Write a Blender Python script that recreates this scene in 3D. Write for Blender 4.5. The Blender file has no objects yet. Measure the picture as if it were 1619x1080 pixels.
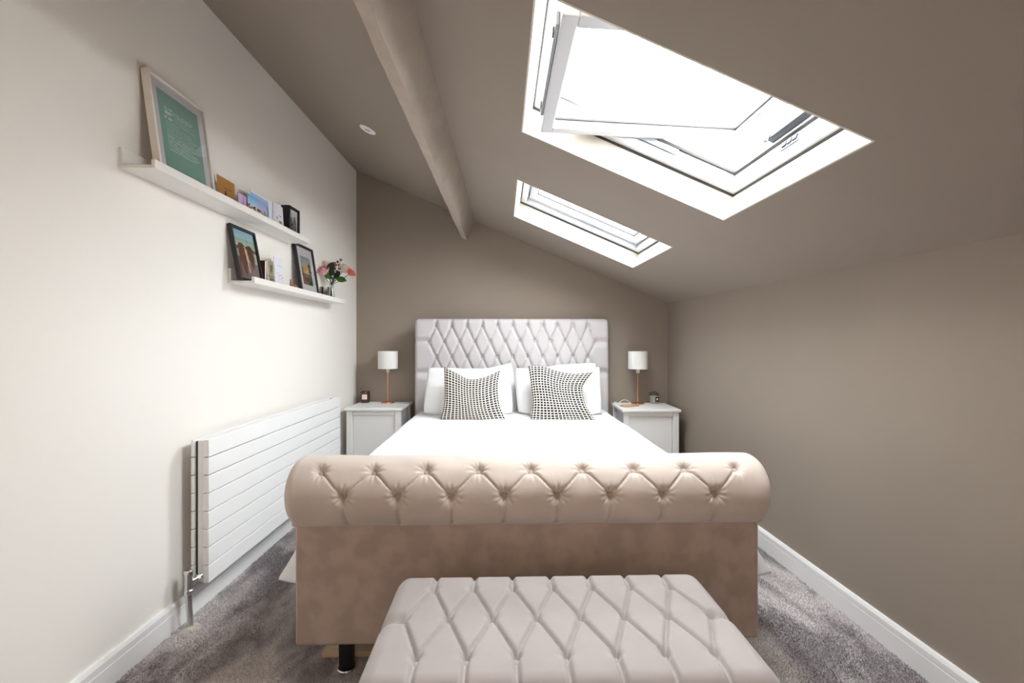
import bpy, math, random
import numpy as np
from mathutils import Matrix, Vector, noise as mnoise

# ------------------------------------------------------------------ camera, sky, light, exposure
F_PX, VPX, CAM_H = 720.0, 791.0, 1.1
YAW = math.atan((809.5 - VPX) / F_PX)
scene = bpy.context.scene
cam_d = bpy.data.cameras.new('camera')
cam_d.sensor_width = 36.0
cam_d.lens = F_PX / 1619.0 * 36.0
cam_d.clip_start = 0.02
cam = bpy.data.objects.new('camera', cam_d)
scene.collection.objects.link(cam)
cam.location = (0, 0, CAM_H)
cam.rotation_euler = (math.radians(90), 0, -YAW)
scene.camera = cam

world = bpy.data.worlds.new('overcast_sky')
scene.world = world
world.use_nodes = True
bgn = world.node_tree.nodes['Background']
bgn.inputs[0].default_value = (0.975, 0.985, 1.0, 1)
bgn.inputs[1].default_value = 15.0

vs = scene.view_settings
vs.view_transform = 'Standard'
vs.look = 'None'
vs.gamma = 1.0
vs.use_curve_mapping = False
vs.exposure = 1.0

LANTERN_FILL = 8.5
C = scene.collection
rnd = random.Random(7)
PI = math.pi

# ------------------------------------------------------------------ room geometry constants
# left wall leans 0.9 degrees off the depth axis, the end wall 2.5 degrees
SLW = 0.0155
def wall_x(y): return -1.254 + SLW * (y - 1.5)
def wall_y(x): return 3.885 - 0.0432 * (x + 1.217)
XR = 1.398
Y_REAR = -1.9
CA, CB, CC = 1.971, -0.427, 0.013          # sloping ceiling: z = CA + CB x + CC y
def ceil_z(x, y): return CA + CB * x + CC * y
_es = Vector((1, 0, CB)).normalized()
_n = Vector((-CB, -CC, 1)).normalized()
_ey = _n.cross(_es).normalized()
CEIL = Matrix(((_es.x, _ey.x, _n.x, 0), (_es.y, _ey.y, _n.y, 0), (_es.z, _ey.z, _n.z, CA), (0, 0, 0, 1)))
CEIL_I = CEIL.inverted()
_c, _s = math.cos(YAW), math.sin(YAW)
def at_y(u, v, y):                          # a pixel's ray met with a plane of known depth
    a = (u - 809.5) / F_PX; b = (540 - v) / F_PX
    dx, dy = a * _c + _s, -a * _s + _c
    return Vector((dx / dy * y, y, CAM_H + b / dy * y))

# ------------------------------------------------------------------ mesh helpers
class MB:
    def __init__(s): s.v = []; s.f = []; s.uv = None
    def box(s, x0, x1, y0, y1, z0, z1):
        i = len(s.v)
        s.v += [(x, y, z) for z in (z0, z1) for y in (y0, y1) for x in (x0, x1)]
        s.f += [tuple(i + k for k in q) for q in ((0,2,3,1),(4,5,7,6),(0,1,5,4),(2,6,7,3),(0,4,6,2),(1,3,7,5))]
        return s
    def hexa(s, p):                         # eight points, bottom ring then top ring
        i = len(s.v); s.v += [tuple(q) for q in p]
        s.f += [tuple(i + k for k in q) for q in ((3,2,1,0),(4,5,6,7),(0,1,5,4),(1,2,6,5),(2,3,7,6),(3,0,4,7))]
        return s
    def lathe(s, prof, seg=32, cx=0, cy=0, cz=0):
        i = len(s.v); n = len(prof)
        for k in range(seg):
            a = 2 * PI * k / seg
            for r, z in prof: s.v.append((cx + r * math.cos(a), cy + r * math.sin(a), cz + z))
        for k in range(seg):
            k2 = (k + 1) % seg
            for j in range(n - 1):
                s.f.append((i + k*n + j, i + k2*n + j, i + k2*n + j + 1, i + k*n + j + 1))
        return s
    def tube(s, pts, r, seg=10, cap=True):
        pts = [Vector(p) for p in pts]; n = len(pts)
        rs = r if isinstance(r, (list, tuple)) else [r] * n
        i = len(s.v); up = None
        for k in range(n):
            t = (pts[min(k+1, n-1)] - pts[max(k-1, 0)]).normalized()
            if up is None:
                up = Vector((0, 0, 1)) if abs(t.z) < .9 else Vector((1, 0, 0))
            b = t.cross(up).normalized(); up = b.cross(t).normalized()
            for j in range(seg):
                a = 2 * PI * j / seg
                s.v.append(tuple(pts[k] + (b * math.cos(a) + up * math.sin(a)) * rs[k]))
        for k in range(n - 1):
            for j in range(seg):
                j2 = (j + 1) % seg
                s.f.append((i + k*seg + j, i + k*seg + j2, i + (k+1)*seg + j2, i + (k+1)*seg + j))
        if cap:
            s.f.append(tuple(i + j for j in reversed(range(seg))))
            s.f.append(tuple(i + (n-1)*seg + j for j in range(seg)))
        return s
    def grid(s, fn, nu, nv, flip=False):    # fn(i, j) -> xyz for i 0..nu, j 0..nv
        k0 = len(s.v)
        for j in range(nv + 1):
            for i in range(nu + 1): s.v.append(tuple(fn(i, j)))
        w = nu + 1
        for j in range(nv):
            for i in range(nu):
                q = (k0 + j*w + i, k0 + j*w + i + 1, k0 + (j+1)*w + i + 1, k0 + (j+1)*w + i)
                s.f.append(q[::-1] if flip else q)
        return s
    def extrude_y(s, prof, y0, y1):         # closed profile in x,z swept along y
        i = len(s.v); n = len(prof)
        s.v += [(x, y0, z) for x, z in prof] + [(x, y1, z) for x, z in prof]
        for k in range(n):
            k2 = (k + 1) % n
            s.f.append((i + k, i + k2, i + n + k2, i + n + k))
        s.f.append(tuple(i + k for k in reversed(range(n)))); s.f.append(tuple(i + n + k for k in range(n)))
        return s
    def ball(s, c, r, su=10, sv=7, sc=(1, 1, 1)):
        i = len(s.v)
        for j in range(1, sv):
            t = PI * j / sv
            for k in range(su):
                a = 2 * PI * k / su
                s.v.append((c[0] + r*sc[0]*math.sin(t)*math.cos(a), c[1] + r*sc[1]*math.sin(t)*math.sin(a), c[2] + r*sc[2]*math.cos(t)))
        top = len(s.v); s.v.append((c[0], c[1], c[2] + r*sc[2])); bot = len(s.v); s.v.append((c[0], c[1], c[2] - r*sc[2]))
        for j in range(sv - 2):
            for k in range(su):
                k2 = (k+1) % su
                s.f.append((i + j*su + k, i + (j+1)*su + k, i + (j+1)*su + k2, i + j*su + k2))
        for k in range(su):
            k2 = (k+1) % su
            s.f.append((top, i + k, i + k2)); s.f.append((bot, i + (sv-2)*su + k2, i + (sv-2)*su + k))
        return s
    def mesh(s, name):
        me = bpy.data.meshes.new(name); me.from_pydata(s.v, [], s.f); me.update(); return me
    def build(s, name, mat, parent=None, smooth=False, bevel=0, seg=2, loc=None, matrix=None, angle=35):
        me = s.mesh(name)
        if mat: me.materials.append(M[mat] if isinstance(mat, str) else mat)
        import bmesh
        bm = bmesh.new(); bm.from_mesh(me); bmesh.ops.recalc_face_normals(bm, faces=bm.faces); bm.to_mesh(me); bm.free()
        if smooth:
            for p in me.polygons: p.use_smooth = True
            if angle and angle < 180: me.set_sharp_from_angle(angle=math.radians(angle))
        o = bpy.data.objects.new(name, me); C.objects.link(o)
        if parent: o.parent = parent
        if matrix is not None: o.matrix_world = matrix
        if loc is not None: o.location = loc
        if bevel:
            b = o.modifiers.new('bevel', 'BEVEL'); b.width = bevel; b.segments = seg; b.limit_method = 'ANGLE'; b.angle_limit = math.radians(40)
            for p in me.polygons: p.use_smooth = True
            me.set_sharp_from_angle(angle=math.radians(40)) if not smooth else None
            w = o.modifiers.new('wn', 'WEIGHTED_NORMAL'); w.keep_sharp = True
        return o

def tag(o, label, cat, group=None):
    o['label'] = label; o['category'] = cat
    if group: o['group'] = group
    return o
def thing(name, label, cat, loc=(0, 0, 0), rot=(0, 0, 0), group=None, matrix=None):
    o = bpy.data.objects.new(name, None); C.objects.link(o)
    o.empty_display_size = .05
    o.location = loc; o.rotation_euler = rot
    if matrix is not None: o.matrix_world = matrix
    return tag(o, label, cat, group)
def struct(o, label=None, cat=None):
    o['kind'] = 'structure'
    if label: o['label'] = label
    if cat: o['category'] = cat
    return o
def share(name, me, parent, loc, rot=(0, 0, 0), sc=(1, 1, 1)):
    o = bpy.data.objects.new(name, me); C.objects.link(o); o.parent = parent
    o.location = loc; o.rotation_euler = rot; o.scale = sc
    return o

# ------------------------------------------------------------------ materials
M = {}
def srgb(r, g, b):
    f = lambda c: (c / 255) / 12.92 if c / 255 <= .04045 else ((c / 255 + .055) / 1.055) ** 2.4
    return (f(r), f(g), f(b), 1)
def mat(name, col, rough=.6, metal=0, var=0, vscale=6, bump=0, bscale=200, sheen=0, spec=.5, coat=0, detail=4, stretch=None, bdist=.002, lo=.32, hi=.68):
    m = bpy.data.materials.new(name); m.use_nodes = True; M[name] = m
    nt = m.node_tree; p = nt.nodes['Principled BSDF']
    p.inputs['Base Color'].default_value = col
    p.inputs['Roughness'].default_value = rough
    p.inputs['Metallic'].default_value = metal
    p.inputs['Specular IOR Level'].default_value = spec
    p.inputs['Sheen Weight'].default_value = sheen
    p.inputs['Sheen Roughness'].default_value = .45
    p.inputs['Coat Weight'].default_value = coat
    tc = nt.nodes.new('ShaderNodeTexCoord')
    vec = tc.outputs['Object']
    if stretch:
        mp = nt.nodes.new('ShaderNodeMapping'); mp.inputs['Scale'].default_value = stretch
        nt.links.new(vec, mp.inputs['Vector']); vec = mp.outputs['Vector']
    if var:
        nz = nt.nodes.new('ShaderNodeTexNoise'); nz.inputs['Scale'].default_value = vscale; nz.inputs['Detail'].default_value = detail
        nt.links.new(vec, nz.inputs['Vector'])
        cr = nt.nodes.new('ShaderNodeValToRGB')
        cr.color_ramp.elements[0].position = lo; cr.color_ramp.elements[1].position = hi
        cr.color_ramp.elements[0].color = tuple(c * (1 - var) for c in col[:3]) + (1,)
        cr.color_ramp.elements[1].color = tuple(min(1, c * (1 + var)) for c in col[:3]) + (1,)
        nt.links.new(nz.outputs['Fac'], cr.inputs['Fac']); nt.links.new(cr.outputs['Color'], p.inputs['Base Color'])
    if bump:
        nb = nt.nodes.new('ShaderNodeTexNoise'); nb.inputs['Scale'].default_value = bscale; nb.inputs['Detail'].default_value = 3
        nt.links.new(vec, nb.inputs['Vector'])
        bn = nt.nodes.new('ShaderNodeBump'); bn.inputs['Strength'].default_value = bump; bn.inputs['Distance'].default_value = bdist
        nt.links.new(nb.outputs['Fac'], bn.inputs['Height']); nt.links.new(bn.outputs['Normal'], p.inputs['Normal'])
    return m
TAUPE = srgb(151, 139, 128)
mat('taupe_paint', TAUPE, .75, var=.02, vscale=2, bump=.08, bscale=350, spec=.35)
mat('beam_paint', srgb(155, 143, 132), .7, var=.06, vscale=9, bump=.5, bscale=45, bdist=.004, spec=.35)
mat('beam_underside_lit', srgb(178, 163, 151), .75, var=.05, vscale=12, bump=.4, bscale=60, bdist=.003)  # beam colour lightened to carry the bounce light on its underside
mat('white_wall_paint', srgb(241, 237, 231), .7, bump=.06, bscale=350, spec=.3)
mat('reveal_paint', srgb(216, 208, 196), .6)
mat('gloss_white', srgb(240, 240, 240), .35)
mat('frame_white', srgb(220, 222, 226), .3)
mat('seal', srgb(70, 68, 66), .8)
mat('grey_metal', srgb(150, 156, 162), .4, metal=.6)
mat('lock_steel', srgb(112, 120, 130), .6)
mat('dark_metal', srgb(48, 50, 54), .5)
mat('shelf_white', srgb(236, 233, 228), .45)
mat('radiator_white', srgb(240, 240, 240), .35)
mat('chrome', srgb(225, 225, 225), .24, metal=1)
mat('plaster', srgb(205, 198, 190), .95, var=.12, vscale=40, bump=.6, bscale=90)
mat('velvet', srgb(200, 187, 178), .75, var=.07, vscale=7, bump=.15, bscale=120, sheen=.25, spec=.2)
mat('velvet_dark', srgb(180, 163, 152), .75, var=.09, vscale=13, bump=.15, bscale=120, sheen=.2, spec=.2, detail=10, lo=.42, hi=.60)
mat('velvet_head', srgb(201, 196, 198), .7, var=.03, vscale=8, bump=.12, bscale=150, sheen=.25, spec=.2)
mat('velvet_bench', srgb(166, 158, 156), .75, var=.05, vscale=9, bump=.12, bscale=120, sheen=.25, spec=.2, detail=7)
mat('linen_white', srgb(240, 240, 243), .85, bump=.15, bscale=900, bdist=.001, spec=.2)
mat('pillow_white', srgb(240, 240, 241), .85, bump=.3, bscale=14, bdist=.006, spec=.2)
mat('sheet_cream', srgb(235, 226, 212), .9)
mat('pine', srgb(205, 182, 148), .6, var=.1, vscale=14, stretch=(1, 12, 12))
mat('black_leg', srgb(30, 28, 28), .25)
mat('nightstand_grey', srgb(240, 240, 239), .4)
mat('copper', srgb(232, 168, 138), .22, metal=1)
mat('shade_white', srgb(240, 239, 236), .85, bump=.15, bscale=600)
mat('socket_white', srgb(230, 228, 222), .4)
mat('amber_glass', srgb(70, 36, 28), .12, coat=.5)
mat('paper_white', srgb(238, 236, 232), .8)
mat('label_pink', srgb(238, 220, 212), .7)
mat('label_black', srgb(28, 28, 30), .5)
mat('wax', srgb(232, 228, 216), .6)
mat('wood_case', srgb(190, 150, 108), .5, var=.15, vscale=20, stretch=(4, 1, 1))
mat('black_frame', srgb(24, 23, 26), .4)
mat('white_frame', srgb(236, 230, 222), .45)
mat('mat_board', srgb(226, 224, 228), .8)
mat('kraft', srgb(168, 118, 58), .8, var=.06, vscale=30)
mat('ink', srgb(25, 22, 20), .8)
mat('dark_red', srgb(84, 40, 32), .6)
mat('rose_gold', srgb(150, 96, 76), .35, metal=.9)
mat('tumbler_metal', srgb(150, 146, 142), .2, metal=1)
mat('stem_green', srgb(62, 74, 44), .6)
mat('leaf_green', srgb(58, 110, 38), .5, var=.2, vscale=40)
mat('leaf_dark', srgb(34, 48, 38), .55, var=.2, vscale=40)
mat('petal_pink', srgb(226, 168, 172), .7, var=.12, vscale=60)
mat('petal_cream', srgb(238, 222, 205), .7, var=.06, vscale=60)
mat('petal_coral', srgb(232, 120, 108), .7, var=.1, vscale=60)
mat('berry_brown', srgb(122, 92, 84), .6, var=.3, vscale=60)
mat('cable_white', srgb(238, 238, 238), .5)
mat('outside_roof', srgb(96, 98, 104), .9)

def carpet():
    m = mat('carpet', srgb(140, 132, 132), .95, sheen=.3, spec=.1)
    nt = m.node_tree; p = nt.nodes['Principled BSDF']
    tc = nt.nodes['Texture Coordinate']
    def noise(scale, detail, dist=0, st_=(1, 1, 1)):
        n = nt.nodes.new('ShaderNodeTexNoise'); n.inputs['Scale'].default_value = scale; n.inputs['Detail'].default_value = detail
        n.inputs['Distortion'].default_value = dist; 
        mp = nt.nodes.new('ShaderNodeMapping'); mp.inputs['Scale'].default_value = st_
        nt.links.new(tc.outputs['Object'], mp.inputs['Vector']); nt.links.new(mp.outputs['Vector'], n.inputs['Vector']); return n
    big = noise(3.4, 4, .5, (1.5, .7, 1)); fine = noise(260, 2)
    r1 = nt.nodes.new('ShaderNodeValToRGB')
    r1.color_ramp.elements[0].position = .42; r1.color_ramp.elements[0].color = srgb(164, 157, 160)
    r1.color_ramp.elements[1].position = .56; r1.color_ramp.elements[1].color = srgb(230, 223, 223)
    r2 = nt.nodes.new('ShaderNodeValToRGB')
    r2.color_ramp.elements[0].position = .3; r2.color_ramp.elements[0].color = (.7, .7, .7, 1)
    r2.color_ramp.elements[1].position = .7; r2.color_ramp.elements[1].color = (1.1, 1.1, 1.1, 1)
    mx = nt.nodes.new('ShaderNodeMix'); mx.data_type = 'RGBA'; mx.blend_type = 'MULTIPLY'; mx.inputs[0].default_value = 1
    nt.links.new(big.outputs['Fac'], r1.inputs['Fac']); nt.links.new(fine.outputs['Fac'], r2.inputs['Fac'])
    nt.links.new(r1.outputs['Color'], mx.inputs[6]); nt.links.new(r2.outputs['Color'], mx.inputs[7])
    nt.links.new(mx.outputs[2], p.inputs['Base Color'])
    bn = nt.nodes.new('ShaderNodeBump'); bn.inputs['Strength'].default_value = .8; bn.inputs['Distance'].default_value = .006
    nt.links.new(fine.outputs['Fac'], bn.inputs['Height']); nt.links.new(bn.outputs['Normal'], p.inputs['Normal'])
carpet()

def glass(name, tint=(1, 1, 1, 1), refl=.08):
    m = bpy.data.materials.new(name); m.use_nodes = True; M[name] = m
    nt = m.node_tree; nt.nodes.remove(nt.nodes['Principled BSDF'])
    out = nt.nodes['Material Output']
    t = nt.nodes.new('ShaderNodeBsdfTransparent'); t.inputs[0].default_value = tint
    g = nt.nodes.new('ShaderNodeBsdfGlossy'); g.inputs['Roughness'].default_value = .02
    lw = nt.nodes.new('ShaderNodeLayerWeight'); lw.inputs['Blend'].default_value = .5
    pw = nt.nodes.new('ShaderNodeMath'); pw.operation = 'POWER'; pw.inputs[1].default_value = 4
    fr = nt.nodes.new('ShaderNodeMath'); fr.operation = 'MULTIPLY_ADD'; fr.inputs[1].default_value = 1 - refl; fr.inputs[2].default_value = refl * .5
    nt.links.new(lw.outputs['Facing'], pw.inputs[0]); nt.links.new(pw.outputs[0], fr.inputs[0])
    mx = nt.nodes.new('ShaderNodeMixShader')
    nt.links.new(fr.outputs[0], mx.inputs[0]); nt.links.new(t.outputs[0], mx.inputs[1]); nt.links.new(g.outputs[0], mx.inputs[2])
    nt.links.new(mx.outputs[0], out.inputs['Surface'])
glass('pane_glass', (.96, .98, .98, 1), .07)
glass('thin_glass', (.97, .97, .97, 1), .09)
glass('vase_glass', (.86, .88, .88, 1), .16)

def print_mat():
    m = bpy.data.materials.new('print'); m.use_nodes = True; M['print'] = m
    nt = m.node_tree; p = nt.nodes['Principled BSDF']; p.inputs['Roughness'].default_value = .6
    a = nt.nodes.new('ShaderNodeAttribute'); a.attribute_name = 'Col'
    nt.links.new(a.outputs['Color'], p.inputs['Base Color'])
print_mat()

def woven():
    m = mat('woven_check', (.8, .78, .74, 1), .9)
    nt = m.node_tree; p = nt.nodes['Principled BSDF']; tc = nt.nodes['Texture Coordinate']
    mp = nt.nodes.new('ShaderNodeMapping'); mp.inputs['Scale'].default_value = (1, 1, 1)
    nt.links.new(tc.outputs['UV'], mp.inputs['Vector'])
    b = nt.nodes.new('ShaderNodeTexBrick'); b.offset = 0; b.squash = 1
    b.inputs['Color1'].default_value = srgb(22, 21, 22); b.inputs['Color2'].default_value = srgb(34, 32, 32)
    b.inputs['Mortar'].default_value = srgb(236, 230, 220)
    b.inputs['Scale'].default_value = 1; b.inputs['Mortar Size'].default_value = .12; b.inputs['Mortar Smooth'].default_value = .12
    b.inputs['Brick Width'].default_value = 1.0; b.inputs['Row Height'].default_value = .86
    nt.links.new(mp.outputs['Vector'], b.inputs['Vector'])
    nt.links.new(b.outputs['Color'], p.inputs['Base Color'])
    bn = nt.nodes.new('ShaderNodeBump'); bn.inputs['Strength'].default_value = .4; bn.inputs['Distance'].default_value = .002
    nt.links.new(b.outputs['Fac'], bn.inputs['Height']); nt.links.new(bn.outputs['Normal'], p.inputs['Normal'])
    mp.inputs['Scale'].default_value = (18, 20, 1)
woven()

# ------------------------------------------------------------------ room shell
floor = struct(MB().box(-1.5, 1.6, Y_REAR - .15, 4.05, -.08, 0).build('floor', 'carpet'))
def carpet_pile():
    g = np.random.default_rng(5); n = 330000
    x = g.uniform(-1.24, 1.385, n); y = g.uniform(.95, 3.3, n)
    keep = ~((np.abs(x - .097) < .55) & (y > 1.75)); x, y = x[keep], y[keep]; n = len(x)
    a = g.uniform(0, 2 * np.pi, n); h = g.uniform(.005, .009, n); w = g.uniform(.0012, .0022, n)
    lx, ly = g.normal(0, .0035, n), g.normal(-.001, .0035, n)
    co = np.zeros((n, 3, 3), np.float32)
    co[:, 0] = np.stack([x - w * np.cos(a), y - w * np.sin(a), np.full(n, -.001)], 1)
    co[:, 1] = np.stack([x + w * np.cos(a), y + w * np.sin(a), np.full(n, -.001)], 1)
    co[:, 2] = np.stack([x + lx, y + ly, h], 1)
    me = bpy.data.meshes.new('carpet_pile')
    me.vertices.add(3 * n); me.vertices.foreach_set('co', co.ravel())
    me.loops.add(3 * n); me.loops.foreach_set('vertex_index', np.arange(3 * n, dtype=np.int32))
    me.polygons.add(n); me.polygons.foreach_set('loop_start', np.arange(0, 3 * n, 3, dtype=np.int32))
    me.update(calc_edges=True); me.materials.append(M['carpet'])
    o = bpy.data.objects.new('carpet_pile', me); C.objects.link(o); o.parent = floor
    o['kind'] = 'stuff'
carpet_pile()

def wall_slab(name, a, b, out, m):          # inner edge a->b, pushed outwards by vector out, top follows the ceiling
    (ax, ay), (bx, by) = a, b; ox, oy = out
    pts = [(ax, ay), (bx, by), (bx + ox, by + oy), (ax + ox, ay + oy)]
    bot = [(x, y, -.05) for x, y in pts]; top = [(x, y, ceil_z(x, y) + .06) for x, y in pts]
    return struct(MB().hexa(bot + top).build(name, m))
wall_slab('wall_left', (wall_x(Y_REAR - .1), Y_REAR - .1), (wall_x(4.0), 4.0), (-.12, 0), 'white_wall_paint')
wall_slab('wall_right', (XR, Y_REAR - .1), (XR, 4.0), (.12, 0), 'taupe_paint')
wall_slab('wall_back', (-1.4, wall_y(-1.4)), (1.52, wall_y(1.52)), (0, .12), 'taupe_paint')
wall_slab('wall_rear', (-1.42, Y_REAR), (1.52, Y_REAR), (0, -.12), 'white_wall_paint')

# ceiling with openings, in slope coordinates (s down the slope, y, n outwards)
def to_s(x): return x / _es.x
WIN_S0, WIN_S1 = to_s(.083), to_s(.91)
WINS = [(1.10, 1.855), (2.43, 3.16)]
LIN = .006
S_L, S_R = to_s(-1.42), to_s(1.52)
TH = .17
cb = MB()
cb.box(S_L, WIN_S0 - LIN, Y_REAR - .15, 4.1, 0, TH)
cb.box(WIN_S1 + LIN, S_R, Y_REAR - .15, 4.1, 0, TH)
ys = [Y_REAR - .15] + sorted(v for w in WINS for v in (w[0] - LIN, w[1] + LIN)) + [4.1]
for k in range(0, len(ys), 2):
    cb.box(WIN_S0 - LIN, WIN_S1 + LIN, ys[k], ys[k+1], 0, TH)
struct(cb.build('ceiling', 'taupe_paint', matrix=CEIL))

# purlin beam hanging square to the slope, plaster edges rough
def beam():
    b = MB(); n = 110; y0, y1 = Y_REAR, 3.93
    h, w = .172, .052
    def ring(i):
        y = y0 + (y1 - y0) * i / n
        xt = -.211 - .0165 * (3.87 - y)
        T = Vector((xt, y, ceil_z(xt, y)))
        dn = Vector((-.3927, 0, -.9197)); d = Vector((.9197, 0, -.3927))
        j1 = .007 * mnoise.noise((y * 9, 3.1, 0)) + .004 * mnoise.noise((y * 31, 1.7, 2)) ; j2 = .004 * mnoise.noise((y * 14, 8.2, 1)) + .003 * mnoise.noise((y * 45, 1.2, 5))
        j3 = .003 * mnoise.noise((y * 5, 2.2, 7))
        tr = T - dn * .03
        return [tr, T + dn * (h * .5) + d * j3, T + dn * (h - .004), T + dn * h - d * (.004 + j2),
                T + dn * (h + .6 * j3) - d * (w + j1), T + dn * (h - .012) - d * (w + .008 + j1), T - d * (w + .012) - dn * .03]
    R = [ring(i) for i in range(n + 1)]
    b.grid(lambda i, j: R[j][i], 6, n)
    o = b.build('ceiling_beam', 'beam_paint', smooth=True, angle=25)
    o.data.materials.append(M['beam_underside_lit'])
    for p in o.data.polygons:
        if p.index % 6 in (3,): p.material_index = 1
    return o
struct(beam())

# skirting boards: chamfered top and a scored line
def skirting(name, pts):
    o = MB()
    prof = [(0, 0), (.018, 0), (.018, .070), (.0155, .0715), (.0155, .0735), (.018, .075), (.018, .094), (.013, .105), (0, .105)]
    (a, b, inward) = pts
    a, b, inn = Vector((*a, 0)), Vector((*b, 0)), Vector((*inward, 0))
    i = 0; n = len(prof)
    o.v = [tuple(a + inn * (x - .002) + Vector((0, 0, z))) for x, z in prof] + [tuple(b + inn * (x - .002) + Vector((0, 0, z))) for x, z in prof]
    for k in range(n):
        k2 = (k + 1) % n; o.f.append((k, k2, n + k2, n + k))
    o.f += [tuple(reversed(range(n))), tuple(range(n, 2 * n))]
    return struct(o.build(name, 'gloss_white'))
skirting('baseboard_left', ((wall_x(Y_REAR), Y_REAR), (wall_x(3.88), 3.88), (1, 0)))
skirting('baseboard_right', ((XR, Y_REAR), (XR, 3.76), (-1, 0)))
skirting('baseboard_back', ((-1.20, wall_y(-1.20)), (1.38, wall_y(1.38)), (0, -1)))

# roof windows
def ring_mb(s0, s1, y0, y1, wd, n0, n1, mb=None):       # four rails of a rectangular frame
    mb = mb or MB()
    mb.box(s0, s0 + wd, y0, y1, n0, n1); mb.box(s1 - wd, s1, y0, y1, n0, n1)
    mb.box(s0 + wd, s1 - wd, y0, y0 + wd, n0, n1); mb.box(s0 + wd, s1 - wd, y1 - wd, y1, n0, n1)
    return mb
def roof_window(name, y0, y1, tilt, label):
    s0, s1 = WIN_S0, WIN_S1
    root = bpy.data.objects.new(name, None); C.objects.link(root)
    root.matrix_world = CEIL @ Matrix.Translation(((s0 + s1) / 2, (y0 + y1) / 2, 0))
    struct(root, label, 'roof window')
    hs, hy = (s1 - s0) / 2, (y1 - y0) / 2
    lin = MB()
    lin.box(-hs - LIN, -hs, -hy - LIN, hy + LIN, -.001, TH - .002); lin.box(hs, hs + LIN, -hy - LIN, hy + LIN, -.001, TH - .002)
    lin.box(-hs, hs, -hy - LIN, -hy, -.001, TH - .002); lin.box(-hs, hs, hy, hy + LIN, -.001, TH - .002)
    lin.build('reveal', 'reveal_paint', root)
    ring_mb(-hs, hs, -hy, hy, .004, .101, .110).build('seal', 'seal', root)
    fr = ring_mb(-hs, hs, -hy, hy, .040, .110, .20).build('frame', 'frame_white', root, bevel=.003)
    ring_mb(-hs + .04, hs - .04, -hy + .04, hy - .04, .012, .165, .175).build('frame_gasket', 'seal', root)
    # sash turning on its middle axis
    sash = ring_mb(-hs + .047, hs - .047, -hy + .047, hy - .047, .045, 0, .062)
    so = sash.build('sash', 'frame_white', root, bevel=.004)
    so.location = (0, 0, .142 if not tilt else .145); so.rotation_euler = (0, -tilt, 0)
    ring_mb(-hs + .091, hs - .091, -hy + .091, hy - .091, .008, .033, .040).build('glazing_gasket', 'seal', so)
    MB().box(-hs + .091, hs - .091, -hy + .091, hy - .091, .040, .046).build('glass_pane', 'pane_glass', so)
    # ventilation bar along the upper rail
    vb = MB().box(-hs + .036, -hs + .0465, -hy + .10, hy - .16, .012, .05)
    v = vb.build('ventilation_bar', 'grey_metal', so, bevel=.002)
    for yy in (-hy + .14, hy - .22):
        MB().box(-hs + .032, -hs + .0365, yy, yy + .022, .018, .036).build('bar_clip', 'dark_metal', so)
    # pivot fittings on the side frames
    for sg in (-1, 1):
        yv = sg * (hy - .0455)
        MB().box(-.02, .16, min(yv, yv - sg * .004), max(yv, yv - sg * .004), .140, .165).build('pivot_plate', 'grey_metal', root, bevel=.002)
    # striking plate and lock on the lower frame rail
    MB().box(hs - .045, hs - .040, -.085, .005, .122, .156).build('lock_plate', 'lock_steel', root, bevel=.001)
    for k in range(3):
        MB().box(hs - .050, hs - .045, -.075 + k * .027, -.055 + k * .027, .130, .148).build('lock_tongue', 'dark_metal', root, bevel=.001)
    # outer cladding that stands above the roof
    ring_mb(-hs - .05, hs + .05, -hy - .05, hy + .05, .055, TH, .215).build('cladding', 'outside_roof', root)
    return root
w1 = roof_window('window_1', *WINS[0], math.radians(20.5), 'open centre-pivot roof window nearest the camera, sash tilted')
w2 = roof_window('window_2', *WINS[1], 0, 'closed white roof window above the bed, nearer the end wall')
def sash_stay():
    so = [c for c in w1.children if c.name.startswith('sash')][0]
    MB().box(.384, .414, -.10, .105, .198, .214).build('latch_channel', 'dark_metal', w1, bevel=.002)
    MB().box(.374, .386, .09, .105, .188, .214).build('latch_end', 'lock_steel', w1, bevel=.001)
    MB().box(.325, .435, .050, .082, -.016, .0005).build('stay_arm', 'lock_steel', so, bevel=.003)
sash_stay()
# light portals in the openings (sampling aid only, the light is the sky's)
for k, (a, b) in enumerate(WINS):
    l = bpy.data.lights.new('skylight_portal', 'AREA'); l.shape = 'RECTANGLE'; l.size = WIN_S1 - WIN_S0; l.size_y = b - a
    l.cycles.is_portal = True
    o = bpy.data.objects.new('skylight_portal', l); C.objects.link(o)
    o.matrix_world = CEIL @ Matrix.Translation(((WIN_S0 + WIN_S1) / 2, (a + b) / 2, .40))

# ceiling downlight
dl = thing('ceiling_downlight', 'small round white downlight set in the ceiling left of the beam', 'ceiling light',
           matrix=CEIL @ Matrix.Translation(CEIL_I @ Vector((-.772, 2.674, ceil_z(-.772, 2.674)))))
MB().lathe([(.018, -.004), (.030, -.004), (.042, -.007), (.048, -.003), (.049, .002), (.03, .003)], 36).build('trim_ring', 'gloss_white', dl, smooth=True)
MB().lathe([(0, -.0025), (.016, -.004), (.0275, -.0055), (.0295, -.003)], 28).build('lens', 'gloss_white', dl, smooth=True)
MB().box(-.014, .014, -.002, .002, -.0062, -.0038).build('slot', 'dark_metal', dl)

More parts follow.
